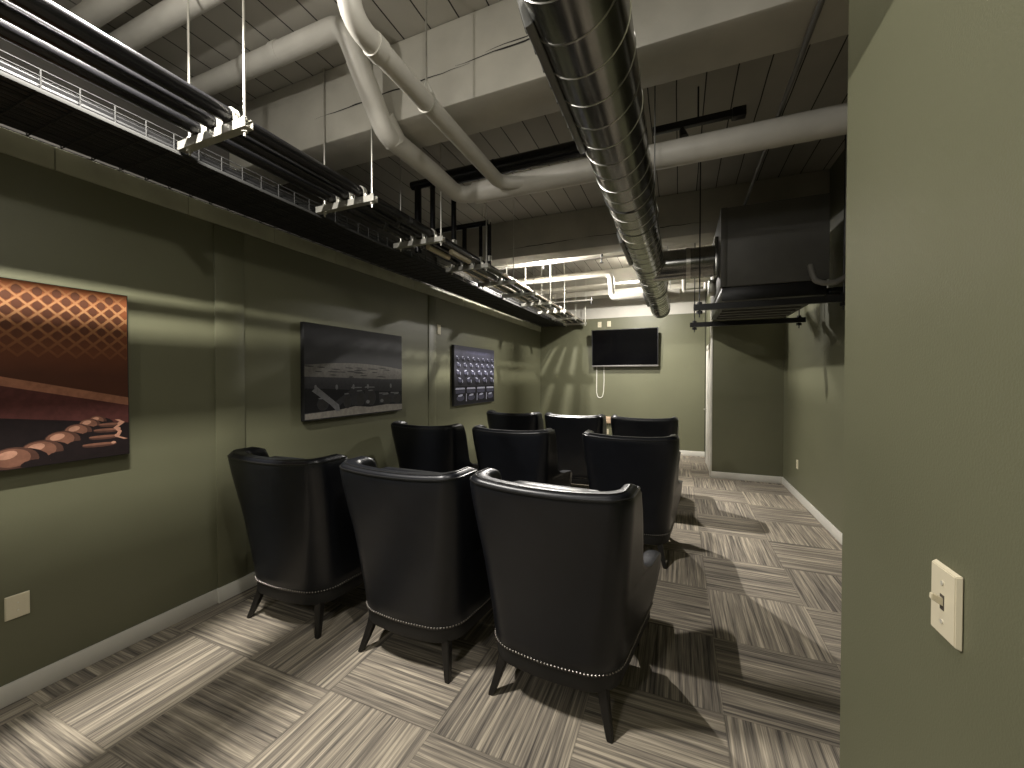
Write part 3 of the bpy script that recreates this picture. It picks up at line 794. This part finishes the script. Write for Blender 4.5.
# wire basket tray with black cables
tray = thing('wire_basket_tray', 'wire mesh cable tray full of black cables along the top of the left wall', 'cable tray', (-2.6, 3, 2.71))
TX0, TX1, TZ0, TZ1 = -2.88, -2.375, 2.715, 2.800
bm = bmesh.new()
for x, z in ((TX0, TZ0), (TX0, TZ1), (TX0, (TZ0 + TZ1) / 2 + .01), (TX1, TZ0), (TX1, TZ1), (TX1, (TZ0 + TZ1) / 2 + .015), (-2.75, TZ0), (-2.625, TZ0), (-2.5, TZ0)):
    tube(bm, [(x, -2.5, z), (x, YF - .02, z)], .0028, seg=6)
obj('long_wires', bm, WIRE, tray)
bm = bmesh.new(); y = -2.45
while y < YF - .05:
    tube(bm, [(TX0, y, TZ1), (TX0, y, TZ0), (TX1, y, TZ0), (TX1, y, TZ1)], .0028, seg=6, bend=.008); y += .10 if False else .115
obj('cross_wires', bm, WIRE, tray)
obj('edge_rail', box(TX1 - .004, TX1 + .012, -2.5, YF - .03, TZ0 - .014, TZ0 + .004, bev=.002), WIRE, tray)
cn = 0
for row in range(2):
    for k in range(14 - row):
        x = TX0 + .020 + k * .0355 + row * .018; z = TZ0 + .0205 + row * .031
        pts = [(x + random.uniform(-.006, .006), -2.5 + (YF + 2.4) * q / 9, z) for q in range(10)]
        tag(obj('cable', tb(pts, .0165, seg=8), BLACK_CABLE), 'black cable lying in the wire mesh tray by the left wall', 'cable', 'black cables in the mesh tray')
# ------------------------------------------------------------------ white drain pipes
WY, WZ = 2.93, 3.07
dp = thing('drain_pipe', 'white drain pipe dropping from the left and crossing the room behind the duct', 'pipe', (-1.7, 2.93, 3.07))
obj('upper_run', tb([(XO + .005, 1.775, 3.60), (-1.79, 1.775, 3.585), (-1.765, 1.86, 3.42)], .060, seg=24, bend=.10), PIPE_WHITE, dp)
obj('drop_run', tb([(-1.765, 1.85, 3.44), (-1.735, 2.07, 3.115), (-1.71, 2.55, 3.10), (-1.70, 2.93, 3.075), (-1.45, 2.93, 3.075)], .066, seg=24, bend=.14), PIPE_WHITE, dp)
obj('cross_run', tb([(-1.55, 2.93, 3.075), (XA - .01, 2.93, 3.075)], .082, seg=28), PIPE_WHITE, dp)
for a, b, r in (((-2.35, 1.775, 3.594), (-2.30, 1.775, 3.594), .064), ((-2.62, 1.775, 3.596), (-2.58, 1.775, 3.596), .064)):
    obj('coupling', tb([a, b], r, seg=24), PIPE_WHITE, dp)
cpl = obj('coupling', tb([(-1.741, 2.045, 3.205), (-1.731, 2.16, 3.105)], .073, seg=24), PIPE_WHITE, dp)
v2 = thing('vent_pipe', 'white pipe coming down at a slant and joining the drain pipe', 'pipe', (-1.29, 2.0, 3.06))
obj('pipe_run', tb([(-1.285, 1.30, ZD - .02), (-1.285, 1.30, 3.07), (-1.285, 2.83, 3.065), (-1.10, 2.90, 3.065)], .050, seg=22, bend=.12), PIPE_WHITE, v2)
obj('coupling', tb([(-1.285, 1.30, 3.24), (-1.285, 1.30, 3.32)], .056, seg=22), PIPE_WHITE, v2)
obj('coupling', tb([(-1.285, 1.44, 3.069), (-1.285, 1.50, 3.069)], .056, seg=22), PIPE_WHITE, v2)
obj('hanger_rod', tb([(-1.285, 1.86, 3.10), (-1.285, 1.86, ZD)], .006, seg=8), ZINC, v2)
bm = bmesh.new(); tube(bm, [(-1.285 + .054 * math.cos(a), 1.86, 3.068 + .054 * math.sin(a)) for a in [2 * PI * q / 20 for q in range(21)]], .0055, seg=6)
tube(bm, [(-1.335, 1.86, 3.09), (-1.285, 1.86, 3.19), (-1.235, 1.86, 3.09)], .005, seg=6)
obj('hanger_ring', bm, ZINC, v2)
tag(obj('water_pipe', tb([(XO + .005, 1.36, 3.60), (XN - .01, 1.36, 3.60)], .056, seg=22), PIPE_WHITE), 'white pipe crossing at the top left corner, lower of the two', 'pipe')
tag(obj('water_pipe', tb([(XO + .005, 1.19, 3.60), (XN - .01, 1.19, 3.60)], .054, seg=22), PIPE_WHITE), 'white pipe crossing at the top left corner, upper of the two', 'pipe')
# far end pipes, past the second beam
fp = thing('water_pipe', 'white pipe with a stepped bend past the second beam, left of the duct', 'pipe', (-1.5, 6.5, 3.0))
obj('pipe_run', tb([(XO + .005, 6.5, 3.22), (-1.02, 6.5, 3.22), (-.99, 6.5, 2.83), (-.5, 6.5, 2.83)], .050, seg=20, bend=.10), PIPE_WHITE, fp)
obj('end_run', tb([(-.88, 6.5, 2.83), (.0, 6.5, 2.83)], .072, seg=22), PIPE_WHITE, fp)
for y, z, r, lab in ((5.52, 3.30, .026, 'white pipe just past the second beam, highest in the far bay'), (6.05, 3.42, .060, 'thick white pipe crossing the far bay close to the deck'), (7.3, 3.20, .055, 'white pipe crossing the far bay nearest the end wall')):
    tag(obj('water_pipe', tb([(XO + .005, y, z), (.47, y, z)], r, seg=18), PIPE_WHITE), lab, 'pipe')
for y, z, xs, lab in ((5.9, 3.31, (-1.94, -1.05), 'thin grey sprinkler pipe just past the second beam'), (7.7, 3.06, (-1.57,), 'thin white sprinkler pipe near the end wall')):
    t = thing('sprinkler_pipe', lab, 'sprinkler pipe', (-1.2, y, z))
    obj('pipe_run', tb([(-2.9, y, z), (xs[-1] + (.9 if len(xs) > 1 else .02), y, z)], .017, seg=12), GREY_HOSE if len(xs) > 1 else PIPE_WHITE, t)
    for x in xs:
        bm = bmesh.new(); tube(bm, [(x, y, z), (x, y, z - .06)], .012, seg=10); tube(bm, [(x, y, z - .075), (x, y, z - .07)], .028, seg=12)
        tube(bm, [(x, y, z + .01), (x, y, z + .05)], .02, seg=10)
        obj('sprinkler_head', bm, BLACK_METAL, t)
    obj('hanger_rod', tb([(xs[0] - .1, y, z), (xs[0] - .1, y, ZD)], .005, seg=6), ZINC, t)
tag(obj('copper_stub', tb([(.06, 6.6, 3.3), (.06, 6.6, 2.86), (.36, 6.6, 2.86), (.36, 6.6, 2.98)], .028, bend=.05), PIPE_WHITE), 'small white U-shaped pipe between the duct and the air handler', 'pipe')
# track light right of the duct
tr = thing('track_light', 'short black track light on the deck behind the duct', 'track light', (.35, HY, HZ))
obj('track', box(-.20, .40, HY - .02, HY + .02, HZ - .02, HZ + .03, bev=.003), BLACK_METAL, tr)
obj('end_feed', box(.34, .43, HY - .03, HY + .03, HZ - .035, HZ + .035, bev=.006), BLACK_METAL, tr)
bm = bmesh.new(); tube(bm, [(.01, HY, HZ - .02), (.01, HY, HZ - .05)], .014, seg=10); tube(bm, [(.01, HY, HZ - .035), (.025, HY - .02, HZ - .105)], .03, seg=16, radii=(.022, .032))
obj('lamp_head', bm, BLACK_METAL, tr)
for x in (.12,): obj('stem', tb([(x, HY, HZ + .02), (x, HY, ZD)], .006, seg=8), BLACK_METAL, tr)
tag(obj('conduit', tb([(.56, 1.35, 3.19), (.56, 4.6, 3.19)], .013), UNIT_GREY), 'grey conduit running under the beams to the right of the duct', 'conduit')

# ------------------------------------------------------------------ lamps and added fill
def lamp(name, loc, down, allround, size, col=(1.0, .95, .885), sy=None):
    """a ceiling lamp or added fill: area light facing down, point light all round"""
    ld = bpy.data.lights.new(name, 'AREA'); ld.energy = down; ld.color = col
    if sy: ld.shape = 'RECTANGLE'; ld.size = size; ld.size_y = sy
    else: ld.shape = 'DISK'; ld.size = size
    o = bpy.data.objects.new(name, ld); COL.objects.link(o); o.location = loc
    pd = bpy.data.lights.new(name + '_spill', 'POINT'); pd.energy = allround; pd.shadow_soft_size = size / 2; pd.color = col
    p = bpy.data.objects.new(name + '_spill', pd); COL.objects.link(p); p.location = (loc[0], loc[1], loc[2] + .02)
lamp('pipe_lamp', (-1.97, .80, 3.21), 63, 10, .03, sy=.34)
lamp('near_lamp', (-.33, .62, 3.34), 9, 10, .10)
lamp('rear_fill', (-1.15, -1.9, 3.05), 6, 26, .30, col=(1.0, .97, .93))  # unseen fill added behind the camera to lift beams, deck and chair backs
lamp('far_lamp', (-1.93, 5.85, 3.43), 118, 42, .07)
lamp('end_lamp', (-.75, 7.30, 3.36), 75, 6, .12)
